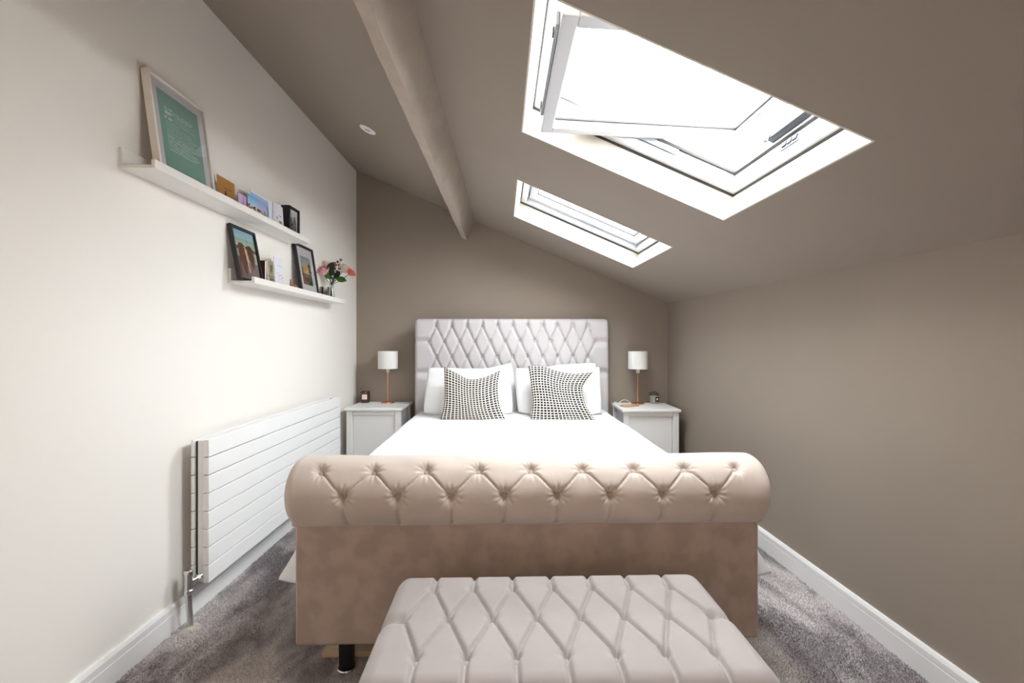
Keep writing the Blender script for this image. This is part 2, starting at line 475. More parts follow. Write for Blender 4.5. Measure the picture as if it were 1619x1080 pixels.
# ------------------------------------------------------------------ tufted upholstery
def g_(s): return 1 - (1 - s) ** 2.4
def tuft(p, q, dx, dy, pmin, pmax, qmin, qmax, hp, hb, rb, odd=0, pleat=0, sharp=1.3):
    """height of diamond tufting: buttons at (i dx, j dy), i + j of parity odd; outside the field the folds run straight out"""
    pc = min(max(p, pmin), pmax); qc = min(max(q, qmin), qmax)
    a = (pc / dx + qc / dy + odd) / 2; b = (pc / dx - qc / dy + odd) / 2
    sa = abs(math.sin(PI * a)); sb = abs(math.sin(PI * b))
    h = hp * g_(min(1, sa * sharp)) * g_(min(1, sb * sharp))
    ra, rb_ = round(a), round(b)
    bp = (ra + rb_ - odd) * dx; bq = (ra - rb_) * dy
    best = None
    for da in (-1, 0, 1):
        for db in (-1, 0, 1):
            x_ = (ra + da + rb_ + db - odd) * dx; y_ = (ra + da - rb_ - db) * dy
            if x_ < pmin - 1e-4 or x_ > pmax + 1e-4 or y_ < qmin - 1e-4 or y_ > qmax + 1e-4: continue
            d2 = (p - x_) ** 2 + (q - y_) ** 2
            if best is None or d2 < best[0]: best = (d2, x_, y_)
    if best:
        d = math.sqrt(best[0])
        h -= hb * math.exp(-(d / rb) ** 2)
        if pleat: h += pleat * math.sin(11 * math.atan2(q - best[2], p - best[1])) * math.exp(-((d - rb * .9) / (rb * 1.1)) ** 2)
    return h
def button_mesh(name, r, m):
    b = MB().ball((0, 0, 0), r, 12, 8, (1, 1, .55)); me = b.mesh(name); me.materials.append(M[m])
    for p in me.polygons: p.use_smooth = True
    return me

# ------------------------------------------------------------------ bed
BX = .097
bed = thing('sleigh_bed', 'taupe velvet sleigh bed with deep buttoned headboard and rolled footboard', 'bed', (BX, 1.5, 0))
by = lambda y: y - 1.5
# footboard panel
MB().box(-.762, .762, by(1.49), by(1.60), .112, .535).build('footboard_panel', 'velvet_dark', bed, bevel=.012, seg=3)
# rolled top of the footboard
RC_Y, RC_Z, RR, HL = by(1.522), .610, .100, .782
DXR = .1662; A0, A1 = math.radians(5), math.radians(50)
DYR = (A1 - A0) * RR
def roll_pt(i, j, nu, nv):
    t = i / nu
    # dense through the middle, end caps on the last few columns
    cap = 16
    if i < cap:
        e = i / cap; x = -HL + .045 * (1 - math.cos(e * PI / 2)); k = math.sin(e * PI / 2)
    elif i > nu - cap:
        e = (nu - i) / cap; x = HL - .045 * (1 - math.cos(e * PI / 2)); k = math.sin(e * PI / 2)
    else:
        x = -(HL - .045) + (2 * HL - .09) * (i - cap) / (nu - 2 * cap); k = 1
    al = math.radians(-100) + math.radians(285) * j / nv
    q = (al - A0) * RR
    hp = .0075
    h = tuft(x, q, DXR / 2, DYR, -4 * DXR, 4 * DXR, 0, DYR, hp, .021, .0175, odd=1, pleat=.0018, sharp=4.5)
    over = max(q - DYR, abs(x) - 4 * DXR)                 # folds die out behind the top row and towards the ends
    if over > 0: h = hp + (h - hp) * math.exp(-(over / .020) ** 2)
    if k < 1: h *= k
    h += .003 * mnoise.noise((x * 9, al * 2, 4))
    r = (RR + .003 + h) * (.35 + .65 * k)
    return (x, RC_Y - r * math.cos(al), RC_Z + r * math.sin(al))
NU, NV = 640, 170
rl = MB().grid(lambda i, j: roll_pt(i, j, NU, NV), NU, NV)
for i0 in (0, NU):                          # close the ends
    rl.f.append(tuple(j * (NU + 1) + i0 for j in range(NV + 1)))
rl.build('footboard_roll', 'velvet', bed, smooth=True, angle=60)
MB().box(-.772, .772, by(1.484), by(1.606), .500, .522).build('footboard_seam', 'velvet', bed, bevel=.008)
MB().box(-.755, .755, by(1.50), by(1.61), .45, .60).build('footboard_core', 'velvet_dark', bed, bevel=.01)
bme = button_mesh('button', .0118, 'velvet_dark')
for al, n in ((A0, 8), (A1, 9)):
    for k in range(n):
        x = (k - (n - 1) / 2) * DXR; r = RR - .0125
        share('button', bme, bed, (x, RC_Y - r * math.cos(al), RC_Z + r * math.sin(al)), (PI / 2 - al, 0, 0))
# headboard
HB_F = by(3.655)
DXH, DYH = .1222, .1255
ZR1 = 1.226
HW, HT = .782, 1.283
def fold(p, a, R):                          # border roll: returns position and set-back
    if abs(p) <= a: return p, 0
    sg = 1 if p > 0 else -1; e = (abs(p) - a) / R
    if e < PI / 2: return sg * (a + R * math.sin(e)), R * (1 - math.cos(e))
    return sg * (a + R), R + (e - PI / 2) * R
def head_pt(i, j, nu, nv):
    R = .03; ext = R * PI / 2 + .06
    px = -(HW - R) - ext + 2 * (HW - R + ext) * i / nu
    pz = .25 + (HT - R - .25 + ext) * j / nv
    x, dx_ = fold(px, HW - R, R)
    zz, dz_ = fold(pz - .25, HT - R - .25, R); z = zz + .25
    h = tuft(px, pz - ZR1, DXH / 2, DYH, -5.5 * DXH + .0, 5.5 * DXH, -4 * DYH, 0, .020, .020, .016, odd=0, sharp=1.5)
    back = min(dx_ + dz_, .11)
    ex, ez = abs(x) - (HW - .045), z - (HT - .045)
    if ex > 0 and ez > 0:
        l_ = math.hypot(ex, ez); k_ = min(1, .045 / l_) if l_ > 0 else 1
        x = math.copysign(HW - .045 + ex * k_, x); z = HT - .045 + ez * k_
    h *= max(0, 1 - back / .05)
    return (x, HB_F + .012 - h + back, z)
# the tuft lattice puts a button at p = 0 on the first row; 11 buttons there, 12 on the second
NH, NZ = 280, 150
MB().grid(lambda i, j: head_pt(i, j, NH, NZ), NH, NZ).build('headboard', 'velvet_head', bed, smooth=True, angle=70)
MB().box(-.765, .765, HB_F + .05, HB_F + .118, .12, HT - .012).build('headboard_back', 'velvet_head', bed, bevel=.01)
bmh = button_mesh('button', .0085, 'velvet_head')
for r_ in range(5):
    n = 11 if r_ % 2 == 0 else 12
    for k in range(n):
        share('button', bmh, bed, ((k - (n - 1) / 2) * DXH, HB_F + .0245, ZR1 - r_ * DYH), (PI / 2, 0, 0))
# rails, legs and the pine cross batten
for sg in (-1, 1):
    MB().box(min(sg * .70, sg * .745), max(sg * .70, sg * .745), by(1.60), by(3.70), .13, .40).build('side_rail', 'velvet_dark', bed, bevel=.01)
    for yy in (1.545, 3.66):
        lg = MB().lathe([(0, 0), (.030, 0), (.030, .006), (.0275, .009)], 24).build('leg', 'chrome', bed, smooth=True, loc=(sg * .613, by(yy), 0))
        MB().lathe([(.024, .008), (.0255, .06), (.027, .135)], 24).build('leg_sleeve', 'black_leg', lg, smooth=True)
for k in range(5):
    MB().box(-.70, .70, by(1.85 + k * .38), by(1.95 + k * .38), .262, .28).build('slat', 'pine', bed)

bt = MB().box(-.62, .30, 1.598, 1.645, .0, .019).build('wooden_batten', 'pine', bevel=.0015)
tag(bt, 'pale pine batten lying on the carpet under the footboard', 'batten')
mt = MB().box(-.735, .735, 1.622, 3.655, .28, .535).build('mattress', 'linen_white', loc=(BX, 0, 0), bevel=.04, seg=4)
tag(mt, 'white mattress under the duvet on the velvet bed', 'mattress')

# duvet with sides falling over the mattress
def duvet_pt(i, j, nu, nv):
    y = 1.632 + (3.60 - 1.632) * j / nv
    sp = -1.24 + 2.48 * i / nu               # arc length across
    a, R = .700, .055
    e = abs(sp) - a; sg = 1 if sp > 0 else -1
    near = max(0, 1 - (y - 1.69) / .9) if y > 1.69 else 1
    top = .558 + .012 * (1 - (sp / .75) ** 2 if abs(sp) < .75 else 0) + .008 * mnoise.noise((sp * 2.2, y * 2.0, 0)) + .003 * mnoise.noise((sp * 7, y * 6, 3))
    if e <= 0: x, z = sp, top
    elif e < R * PI / 2:
        x = sg * (a + R * math.sin(e / R)); z = top - R * (1 - math.cos(e / R))
    else:
        d = e - R * PI / 2
        hem = .30 + .03 * math.sin(y * 7 + sg)
        d = d / (.454) * (.503 - .23 - .05 * math.sin(y * 5 + sg) * (1 - near))
        q_ = max(0, min(1, (y - 1.632) / .06)); fl = (.012 + (.150 * near) * q_ * q_ * (3 - 2 * q_)) * min(1, d / .27) ** 1.1
        wob = .012 * math.sin(y * 19 + sg * 1.3 + 2 * mnoise.noise((y * 3, sg, 0))) * min(1, d / .1) * (1 if y < 3.2 else .3) * min(1, (y - 1.632) / .06)
        x = sg * (a + R + fl + wob); z = top - R - d
    return (x, y, z)
dv = MB().grid(lambda i, j: duvet_pt(i, j, 160, 110), 160, 110).build('duvet', 'linen_white', smooth=True, angle=180, loc=(BX, 0, 0))
md = dv.modifiers.new('thick', 'SOLIDIFY'); md.thickness = .014; md.offset = -1
tag(dv, 'plain white duvet spread over the bed, hanging down both sides', 'duvet')

# pillows and cushions: outline traced at its own depth, then given depth
def coons(top, bot, left, right, u, v):
    def ev(pts, t):
        n = len(pts) - 1; k = min(int(t * n), n - 1); f = t * n - k
        p0, p1, p2, p3 = pts[max(k-1, 0)], pts[k], pts[k+1], pts[min(k+2, n)]
        return tuple(.5 * ((2*b) + (c - a) * f + (2*a - 5*b + 4*c - d) * f*f + (3*b - a - 3*c + d) * f**3) for a, b, c, d in zip(p0, p1, p2, p3))
    B, T, L, R = ev(bot, u), ev(top, u), ev(left, v), ev(right, v)
    P00, P10, P01, P11 = bot[0], bot[-1], top[0], top[-1]
    return tuple((1-v)*B[k] + v*T[k] + (1-u)*L[k] + u*R[k] - ((1-u)*(1-v)*P00[k] + u*(1-v)*P10[k] + (1-u)*v*P01[k] + u*v*P11[k]) for k in (0, 1))
def cushion(name, top, bot, left, right, y0, lean, thick, m, label, cat, group, z0, seed=0, power=.42, n=44, rnd_k=.0):
    """outlines are pixels (left to right / bottom to top); y0 = depth of the foot of the cushion"""
    cl, sl = math.cos(lean), math.sin(lean)
    def w(p):
        # slide the pixel onto the leaning plane through (y0, z0)
        a = at_y(p[0], p[1], 1.0); dx, dz = a.x, a.z - CAM_H
        # y = y0 + t sl, z = z0 + t cl ; z = CAM_H + dz*y
        t = (CAM_H + dz * y0 - z0) / (cl - dz * sl)
        return (dx * (y0 + t * sl), t)
    T, B, L, R = [[w(p) for p in q] for q in (top, bot, left, right)]
    cx = sum(p[0] for p in B + T) / len(B + T)
    mb = MB(); uvs = []
    for side in (1, -1):
        def fn(i, j):
            u, v = i / n, j / n
            a_, b_ = 2 * u - 1, 2 * v - 1
            x, t = coons(T, B, L, R, .5 + .5 * a_ * math.sqrt(1 - b_ * b_ * rnd_k), .5 + .5 * b_ * math.sqrt(1 - a_ * a_ * rnd_k))
            prof = max(0, 16 * u * (1-u) * v * (1-v)) ** power
            d = thick * prof * (1 + .12 * mnoise.noise((u * 4 + seed, v * 4, seed))) + .004 * mnoise.noise((u * 9, v * 9, seed + 5)) * prof
            yy = -side * d
            return (x - cx, yy * cl + t * sl, t * cl - yy * sl * 1.0)
        mb.grid(fn, n, n, flip=(side == -1))
    me_o = mb.build(name, m, smooth=True, angle=180)
    me = me_o.data
    uvl = me.uv_layers.new(name='UVMap'); w1_ = n + 1
    for lp in me.loops:
        k = lp.vertex_index % (w1_ * w1_); uvl.data[lp.index].uv = ((k % w1_) / n, (k // w1_) / n)
    import bmesh
    bm = bmesh.new(); bm.from_mesh(me); bmesh.ops.remove_doubles(bm, verts=bm.verts, dist=.0004); bm.to_mesh(me); bm.free()
    for p in me.polygons: p.use_smooth = True
    me_o.location = (cx, y0, z0)
    return tag(me_o, label, cat, group)
ZT = .572
G_P = 'white pillows against the headboard'
cushion('pillow', [(690, 592), (730, 583), (770, 582), (811, 571)], [(684, 655), (730, 660), (780, 660), (822, 652)],
        [(684, 655), (684, 625), (690, 592)], [(822, 652), (815, 612), (811, 571)], 3.50, math.radians(10), .06, 'pillow_white',
        'white pillow at the back left, its top corner raised beside the gap', 'pillow', G_P, ZT, 1, rnd_k=.16)
cushion('pillow', [(828, 590), (870, 579), (910, 575), (944, 572)], [(828, 655), (870, 658), (910, 658), (950, 652)],
        [(828, 655), (824, 620), (828, 590)], [(950, 652), (947, 612), (944, 572)], 3.50, math.radians(10), .06, 'pillow_white',
        'white pillow at the back right, only its top edge showing', 'pillow', G_P, ZT, 2, rnd_k=.16)
cushion('pillow', [(676, 580), (715, 582), (760, 585), (806, 590)], [(667, 654), (715, 661), (760, 661), (814, 654)],
        [(667, 654), (673, 615), (676, 580)], [(814, 654), (809, 620), (806, 590)], 3.34, math.radians(17), .075, 'pillow_white',
        'front white pillow on the left half of the bed', 'pillow', G_P, ZT, 3, rnd_k=.14)
cushion('pillow', [(813, 581), (860, 582), (910, 581), (950, 579)], [(817, 652), (860, 661), (910, 661), (954, 654)],
        [(817, 652), (815, 612), (813, 581)], [(954, 654), (950, 615), (950, 579)], 3.34, math.radians(17), .075, 'pillow_white',
        'front white pillow on the right half of the bed', 'pillow', G_P, ZT, 4, rnd_k=.14)
G_C = 'woven scatter cushions'
cushion('scatter_cushion', [(702, 580), (722, 590), (742, 600), (766, 597), (791, 585)], [(696, 663), (722, 665), (748, 666), (774, 668), (801, 667)],
        [(696, 663), (702, 641), (703, 611), (702, 580)], [(801, 667), (790, 641), (787, 611), (791, 585)], 3.13, math.radians(22), .062, 'woven_check',
        'left black and cream woven cushion, top edge dented in a V', 'cushion', G_C, ZT + .004, 5)
cushion('scatter_cushion', [(835, 579), (857, 579), (882, 587), (908, 591), (938, 588)], [(838, 664), (862, 667), (890, 666), (915, 665), (943, 668)],
        [(838, 664), (842, 637), (839, 606), (835, 579)], [(943, 668), (926, 641), (921, 612), (938, 588)], 3.13, math.radians(22), .062, 'woven_check',
        'right black and cream woven cushion, upper right corner pulled out', 'cushion', G_C, ZT + .004, 6)

# ------------------------------------------------------------------ bench at the foot of the bed
bn_ = thing('upholstered_bench', 'pale velvet bench with buttoned diamond top at the foot of the bed', 'bench', (.147, 1.145, 0))
BW, BD, BZ = .452, .232, .405
DXB, DYB = .1112, .1375
def bench_pt(i, j, nu, nv):
    R = .045; ext = R * PI / 2 + .06
    px = -(BW - R) - ext + 2 * (BW - R + ext) * i / nu
    py = -(BD - R) - ext + 2 * (BD - R + ext) * j / nv
    x, dx_ = fold(px, BW - R, R); y, dy_ = fold(py, BD - R, R)
    h = tuft(px, py - .004, DXB / 2, DYB, -3.5 * DXB, 3.5 * DXB, -DYB, DYB, .013, .013, .013, odd=1, sharp=2.6)
    drop = min(dx_ + dy_, .105)
    h *= max(0, 1 - drop / .06)
    rc = max(0, abs(x) - (BW - .06)) * max(0, abs(y) - (BD - .06)) * 6
    return (x * (1 - .35 * rc), y * (1 - .6 * rc), BZ - .011 + h - drop)
MB().grid(lambda i, j: bench_pt(i, j, 380, 210), 380, 210).build('buttoned_top', 'velvet_bench', bn_, smooth=True, angle=80)
bmb = button_mesh('button', .0095, 'velvet_bench')
for r_, n in ((1, 7), (0, 8), (-1, 7)):
    for k in range(n):
        share('button', bmb, bn_, ((k - (n - 1) / 2) * DXB, r_ * DYB + .004, BZ - .0215))
MB().box(-BW + .008, BW - .008, -BD + .008, BD - .008, .07, BZ - .10).build('base', 'velvet_bench', bn_, bevel=.012)
for sx in (-1, 1):
    for sy in (-1, 1):
        MB().lathe([(0, 0), (.016, 0), (.024, .075), (0, .075)], 20).build('leg', 'black_leg', bn_, smooth=True, loc=(sx * (BW - .06), sy * (BD - .06), 0))

# ------------------------------------------------------------------ bedside cabinets
def bedside(loc, rz, label, side):
    t = thing('bedside_cabinet', label, 'bedside cabinet', loc, (0, 0, rz), 'bedside cabinets')
    # local: x along the front, y towards the wall, origin at the front left floor corner
    W, D, H = .437, .385, .595
    MB().box(0, W, 0, D, H - .022, H).build('top', 'nightstand_grey', t, bevel=.005)
    for sx in (.012, W - .012 - .045):
        for sy in (.014, D - .014 - .045):
            MB().box(sx, sx + .045, sy, sy + .045, 0, H - .022).build('post', 'nightstand_grey', t, bevel=.003)
    MB().box(.057, W - .057, .020, .040, H - .056, H - .022).build('front_rail', 'nightstand_grey', t, bevel=.002)
    MB().box(.057, W - .057, .020, .040, .05, .08).build('plinth_rail', 'nightstand_grey', t, bevel=.002)
    MB().box(.059, W - .0605, .030, .046, .082, H - .058).build('door', 'nightstand_grey', t, bevel=.002)
    for sx in (.026, W - .026 - .012):
        MB().box(sx, sx + .012, .059, D - .059, .06, H - .022).build('side_panel', 'nightstand_grey', t)
    MB().box(.04, W - .04, D - .04, D - .03, .06, H - .022).build('back_panel', 'nightstand_grey', t)
    MB().box(.04, W - .04, .05, D - .04, .06, .075).build('bottom_shelf', 'nightstand_grey', t)
    return t
RZ = -math.atan(.0432)
bedside((-1.181, 3.474, 0), RZ * .6, 'pale grey bedside cabinet between the radiator and the bed', -1)
bedside((.906, 3.355, 0), RZ * .6, 'pale grey bedside cabinet right of the bed by the taupe wall', 1)
NZT = .595

def table_lamp(x, y, label):
    t = thing('table_lamp', label, 'table lamp', (x, y, NZT), group='bedside lamps')
    MB().lathe([(0, 0), (.052, 0), (.053, .004), (.051, .010), (.012, .014), (.007, .02), (0, .02)], 40).build('base', 'copper', t, smooth=True)
    MB().tube([(0, 0, .012), (0, 0, .27)], .0055, 14).build('stem', 'copper', t, smooth=True)
    MB().lathe([(0, .250), (.012, .250), (.014, .256), (.014, .285), (.010, .287), (0, .287)], 20).build('bulb_socket', 'socket_white', t, smooth=True)
    sh = MB().lathe([(.078, .283), (.079, .283), (.079, .425), (.078, .425), (.0765, .424), (.0765, .284), (.078, .283)], 48).build('shade', 'shade_white', t, smooth=True)
    for k in range(3):
        a = 2 * PI * k / 3
        MB().tube([(0, 0, .30), (.077 * math.cos(a), .077 * math.sin(a), .30)], .0016, 6).build('shade_spoke', 'socket_white', sh)
    MB().tube([(0, 0, .28), (0, 0, .31)], .009, 12).build('shade_collar', 'socket_white', sh)
    MB().ball((0, 0, .345), .026, 14, 10, (1, 1, 1.3)).build('bulb', 'shade_white', t, smooth=True)
table_lamp(-.920, 3.755, 'copper table lamp with white drum shade on the cabinet by the white wall')
table_lamp(1.112, 3.655, 'copper table lamp with white drum shade on the cabinet by the taupe wall')

# amber candle with square label
cd = thing('candle_jar', 'dark amber glass candle with a pale square label, left bedside cabinet', 'candle', (-1.118, 3.80, NZT))
MB().lathe([(0, 0), (.034, 0), (.038, .004), (.0395, .012), (.0395, .092), (.0385, .094), (.037, .092), (.037, .07), (0, .07)], 36).build('jar', 'amber_glass', cd, smooth=True)
MB().grid(lambda i, j: (.0402 * math.sin(.12 + (i / 8 - .5) * 1.05), -.0402 * math.cos(.12 + (i / 8 - .5) * 1.05), .030 + .040 * j), 8, 1).build('paper_label', 'label_pink', cd, smooth=True)
for k in range(3):
    MB().box(-.004, .012, -.0412, -.0404, .040 + k * .009, .0415 + k * .009).build('label_print', 'wood_case', cd)
# glass candle with black label and lid
c2 = thing('candle_jar', 'clear glass candle with black square label and lid, right bedside cabinet', 'candle', (1.262, 3.705, NZT))
MB().lathe([(0, 0), (.033, 0), (.036, .004), (.039, .075), (.038, .075), (.0352, .006), (0, .005)], 36).build('jar', 'vase_glass', c2, smooth=True)
MB().lathe([(0, .0065), (.0345, .0065), (.0370, .058), (0, .058)], 32).build('wax', 'wax', c2, smooth=True)
MB().lathe([(0, .0755), (.040, .0755), (.040, .080), (.026, .088), (.010, .092), (.009, .098), (0, .099)], 32).build('lid', 'vase_glass', c2, smooth=True)
MB().box(-.004, .026, -.0408, -.0398, .016, .056).build('paper_label', 'label_black', c2)
MB().box(.004, .018, -.0416, -.0408, .028, .044).build('label_print', 'paper_white', c2)
# phone in wooden case and its cable
ph = thing('phone', 'phone in a pale wooden case lying on the right bedside cabinet', 'phone', (1.008, 3.53, NZT), (0, 0, math.radians(-62)))
MB().box(-.036, .036, -.072, .072, 0, .009).build('case', 'wood_case', ph, bevel=.004, seg=3)
MB().lathe([(0, .0088), (.0055, .0088), (.0055, .0098), (0, .0098)], 16).build('camera_lens', 'dark_metal', ph, loc=(-.022, -.055, 0))
MB().box(.004, .010, .02, .06, .0088, .0093).build('logo_inlay', 'velvet_dark', ph)
cbp = []
for k in range(40):
    t = k / 39
    p = Vector((1.058, 3.66, .600)).lerp(Vector((.955, 3.66, .600)), min(1, t * 2.2))
    p.z += .028 * math.sin(PI * min(1, t * 2.2)) if t < .45 else 0
    if t > .45:
        e = (t - .45) / .55
        p = Vector((.955 - .048 * min(1, e * 2.6), 3.66 - .05 * e, .600 + .012 * math.sin(PI * min(1, e * 2)) - (.30 * max(0, e - .3))))
    cbp.append(tuple(p))
cbl = MB().tube(cbp, .0028, 8).build('charging_cable', 'cable_white', smooth=True)
tag(cbl, 'white charging cable looping over the edge of the right bedside cabinet', 'cable')

# ------------------------------------------------------------------ left wall: picture ledges and what stands on them
LW_ROT = -SLW
def on_wall(y, z, off=0): return (wall_x(y) + off, y, z)
def ledge(y, z, label, L=1.163):
    t = thing('picture_ledge', label, 'shelf', on_wall(y, z), (0, 0, LW_ROT), 'white picture ledges')
    MB().box(0, .012, 0, L, 0, .068).build('back_board', 'shelf_white', t, bevel=.001)
    MB().box(.012, .106, 0, L, 0, .011).build('tray', 'shelf_white', t, bevel=.0008)
    MB().box(.106, .120, 0, L, 0, .029).build('front_lip', 'shelf_white', t, bevel=.001)
    return t
Z_U, Z_L = 1.671, 1.368
ledge(1.528, Z_U, 'upper long white picture ledge holding the tall green print')
ledge(2.116, Z_L, 'lower long white picture ledge holding the flower vase')
ZU, ZL = Z_U + .011, Z_L + .011

def print_grid(name, w, h, nx, ny, fn, x, parent, y0=0, z0=0):
    mb = MB().grid(lambda i, j: (x, y0 + w * i / nx, z0 + h * j / ny), nx, ny)
    me = mb.mesh(name); me.materials.append(M['print'])
    ca = me.color_attributes.new('Col', 'FLOAT_COLOR', 'CORNER')
    k = 0
    for p in me.polygons:
        i, j = p.index % nx, p.index // nx
        c = srgb(*fn((i + .5) / nx, (j + .5) / ny))
        for li in p.loop_indices: ca.data[li].color = c
    o = bpy.data.objects.new(name, me); C.objects.link(o); o.parent = parent
    return o
def picture(name, label, y, z, w, h, d, bd, foot, m, fn, nx, ny, mat_m=0, fy=None, fz=None, lean=True, cat='picture frame', backing='mat_board', glaze=True):
    """w along the wall, foot = how far the back of the bottom edge stands off the wall"""
    ang = -math.asin(min(.6, (foot - .002) / h)) if lean else 0
    t = thing(name, label, cat, on_wall(y, z + (d * math.sin(-ang) * 0), foot), (0, ang, LW_ROT))
    fr = MB()
    fr.box(0, d, 0, bd, 0, h); fr.box(0, d, w - bd, w, 0, h); fr.box(0, d, bd, w - bd, 0, bd); fr.box(0, d, bd, w - bd, h - bd, h)
    fr.build('frame', m, t, bevel=.0015)
    MB().box(.002, d - .010, bd, w - bd, bd, h - bd).build('mat_board', backing, t)
    mz = fz if fz is not None else mat_m
    my = fy if fy is not None else mat_m
    print_grid('print', w - 2 * bd - 2 * my, h - 2 * bd - 2 * mz, nx, ny, fn, d - .0095, t, bd + my, bd + mz)
    if glaze: MB().box(d - .0065, d - .005, bd, w - bd, bd, h - bd).build('glazing', 'thin_glass', t)
    return t

def lerp3(a, b, t): return tuple(x + (y - x) * max(0, min(1, t)) for x, y in zip(a, b))
rr = random.Random(3)
LINES = []
for k in range(17):
    zc = .80 - k * .033
    if k in (0, 2, 4): LINES.append((zc, .12, .12 + rr.uniform(.16, .26), 2))
    LINES.append((zc - .012, .13 + (.22 if k in (2, 4) else 0), rr.uniform(.70, .92) if k not in (5,) else .45, 1))
def green_print(u, v):
    base = lerp3((128, 172, 160), (136, 180, 168), v)
    for zc, a, b, wt in LINES:
        if a < u < b and abs(v - zc) < (.0052 if wt == 1 else .013):
            q = mnoise.noise((u * (60 if wt == 1 else 30), zc * 77, 1))
            if q > (-.22 if wt == 1 else -.25): return lerp3(base, (232, 244, 240), .75 if wt == 1 else .9)
    return base
picture('framed_print', 'tall white frame with a green printed verse on the upper ledge', 1.612, ZU, .300, .372, .026, .010, .052, 'white_frame', green_print, 84, 150, mat_m=.032)

def friends(u, v):                            # two people with long brown hair from behind, a bridge over water
    sky = lerp3((200, 214, 170), (116, 178, 210), (v - .65) / .35)
    c = sky
    hz = .70 - .10 * abs(u - .5) + .02 * mnoise.noise((u * 20, 0, 0))
    if v < hz: c = (92, 104, 78) if v > hz - .07 else (170, 190, 170)
    if v < .56: c = lerp3((150, 176, 176), (190, 206, 180), u)
    if abs(u - .2) < .008 and v > .66 and v < .95 or abs(u - .62) < .007 and v > .7 and v < .93: c = (110, 130, 140)
    if abs(v - (.72 - .28 * (u - .1))) < .010 and u > .05 and u < .5: c = (226, 230, 214)
    if v < .36: c = lerp3((122, 110, 108), (146, 132, 128), v * 3)
    def hair(cx, cz, w, top, bot):
        if not (bot < v < top): return False
        t = (v - bot) / (top - bot)
        ww = w * (min(1, t * 2.2) ** .8) * (1 if t < .8 else math.sqrt(max(0, 1 - ((t - .8) / .2) ** 2)) * .9 + .1)
        return abs(u - cx - .06 * (1 - t)) < ww
    if u < .2 and .05 < v < .45: c = (112, 84, 80)
    if u > .55 and v < .30: c = (140, 126, 124)
    for cx, w, top, bot in ((.32, .17, .74, .06), (.70, .15, .72, .22)):
        if hair(cx, 0, w, top, bot):
            s = mnoise.noise((u * 40, v * 7, cx)) * .5 + .5
            c = lerp3((74, 34, 24), (152, 84, 58), s)
    if abs(u - (.50 + .14 * (.5 - v))) < .022 and .15 < v < .68: c = (236, 204, 150)
    return c
picture('framed_photo', 'black framed photo of two people with long brown hair, lower ledge', 2.098, ZL, .205, .262, .018, .013, .050, 'black_frame', friends, 60, 80, mat_m=0)
def sunset(u, v):
    if v > .62: c = lerp3((196, 180, 130), (128, 160, 186), (v - .62) / .38)
    elif v > .40:
        c = (214, 160, 66) if .15 < u < .8 and mnoise.noise((u * 5, v * 5, 0)) > -.35 else (96, 92, 84)
    else: c = lerp3((60, 62, 46), (104, 98, 90), .5 + mnoise.noise((u * 6, v * 6, 4)))
    if v < .34 and u > .45: c = lerp3((36, 56, 26), (70, 96, 50), .5 + mnoise.noise((u * 14, v * 14, 9)))
    if .06 < v < .2 and u < .5: c = (128, 66, 52)
    if u > .72 and v > .45 and v < .75: c = (50, 52, 54)
    if u < .03 or u > .97 or v < .02 or v > .98: c = (30, 34, 40)
    return c
picture('framed_photo', 'black frame with wide white mount around a sunset photo, lower ledge', 2.722, ZL, .250, .312, .020, .014, .050, 'black_frame', sunset, 48, 64, fy=.045, fz=.055)
def mono(u, v):
    c = lerp3((196, 194, 196), (222, 220, 222), v)
    for cx, top in ((.28, .62), (.66, .68)):
        if (u - cx) ** 2 / .02 + (v - top) ** 2 / .008 < 1: c = (52, 50, 52) if mnoise.noise((u * 20, v * 20, 0)) > -.1 else (170, 166, 166)
        if v < top - .06 and abs(u - cx) < .2 + (top - v) * .12: c = (34, 32, 34) if mnoise.noise((u * 12, v * 12, 3)) > -.15 else (176, 172, 172)
    if v < .05 or v > .93 or u < .06 or u > .94: c = (226, 224, 226)
    return c
picture('framed_photo', 'small deep black frame with black and white photo, far end of upper ledge', 2.556, ZU, .126, .176, .048, .014, .022, 'black_frame', mono, 40, 56, lean=False)

def card(name, label, y, z, w, h, foot, fn, nx, ny, top=0, t=.002, cat='card', lean_to=None, group='cards on the ledges'):
    ang = -math.radians(3.5)
    o = thing(name, label, cat, on_wall(y, z, foot), (0, ang, LW_ROT), group)
    MB().box(0, t, 0, w, 0, h).build('card_stock', 'paper_white' if fn else 'kraft', o)
    MB().hexa([(0, 0, 0), (0, t, 0), (-.030, w * .86, .0008), (-.030, w * .86 - t, .0008), (0, 0, h), (0, t, h), (-.030, w * .86, h), (-.030, w * .86 - t, h)]).build('back_leaf', 'paper_white' if fn else 'kraft', o)
    if fn: print_grid('print', w - .001, h - .001, nx, ny, fn, t + .0004, o, .0005, .0005)
    return o
kb = card('greeting_card', 'brown kraft card with small black figures beside the tall white frame', 1.946, ZU, .122, .122, .062, None, 0, 0)
def fig_part(nm, pts, m='ink'):
    mb = MB()
    for (y, z, w, h) in pts: mb.box(.002, .0026, y - w / 2, y + w / 2, z, z + h)
    return mb.build(nm, m, kb)
fig_part('printed_figure', [(.055, .018, .006, .022), (.052, .038, .012, .022), (.052, .060, .006, .009), (.064, .036, .010, .004)])
fig_part('printed_figure', [(.078, .014, .005, .016), (.078, .030, .009, .012), (.079, .042, .005, .006)])
fig_part('printed_caption', [(.045 + k * .009, .078, .006, .003) for k in range(6)], 'dark_red')
def paris(u, v):
    c = lerp3((224, 150, 190), (196, 172, 214), v)
    d = abs(u - .45)
    if d < .02 + .16 * max(0, .75 - v) ** 2 and v < .92 and not (d < .05 and v < .28): c = (106, 52, 104)
    if v < .3 + .04 * mnoise.noise((u * 9, 0, 0)): c = (150, 62, 116)
    return c
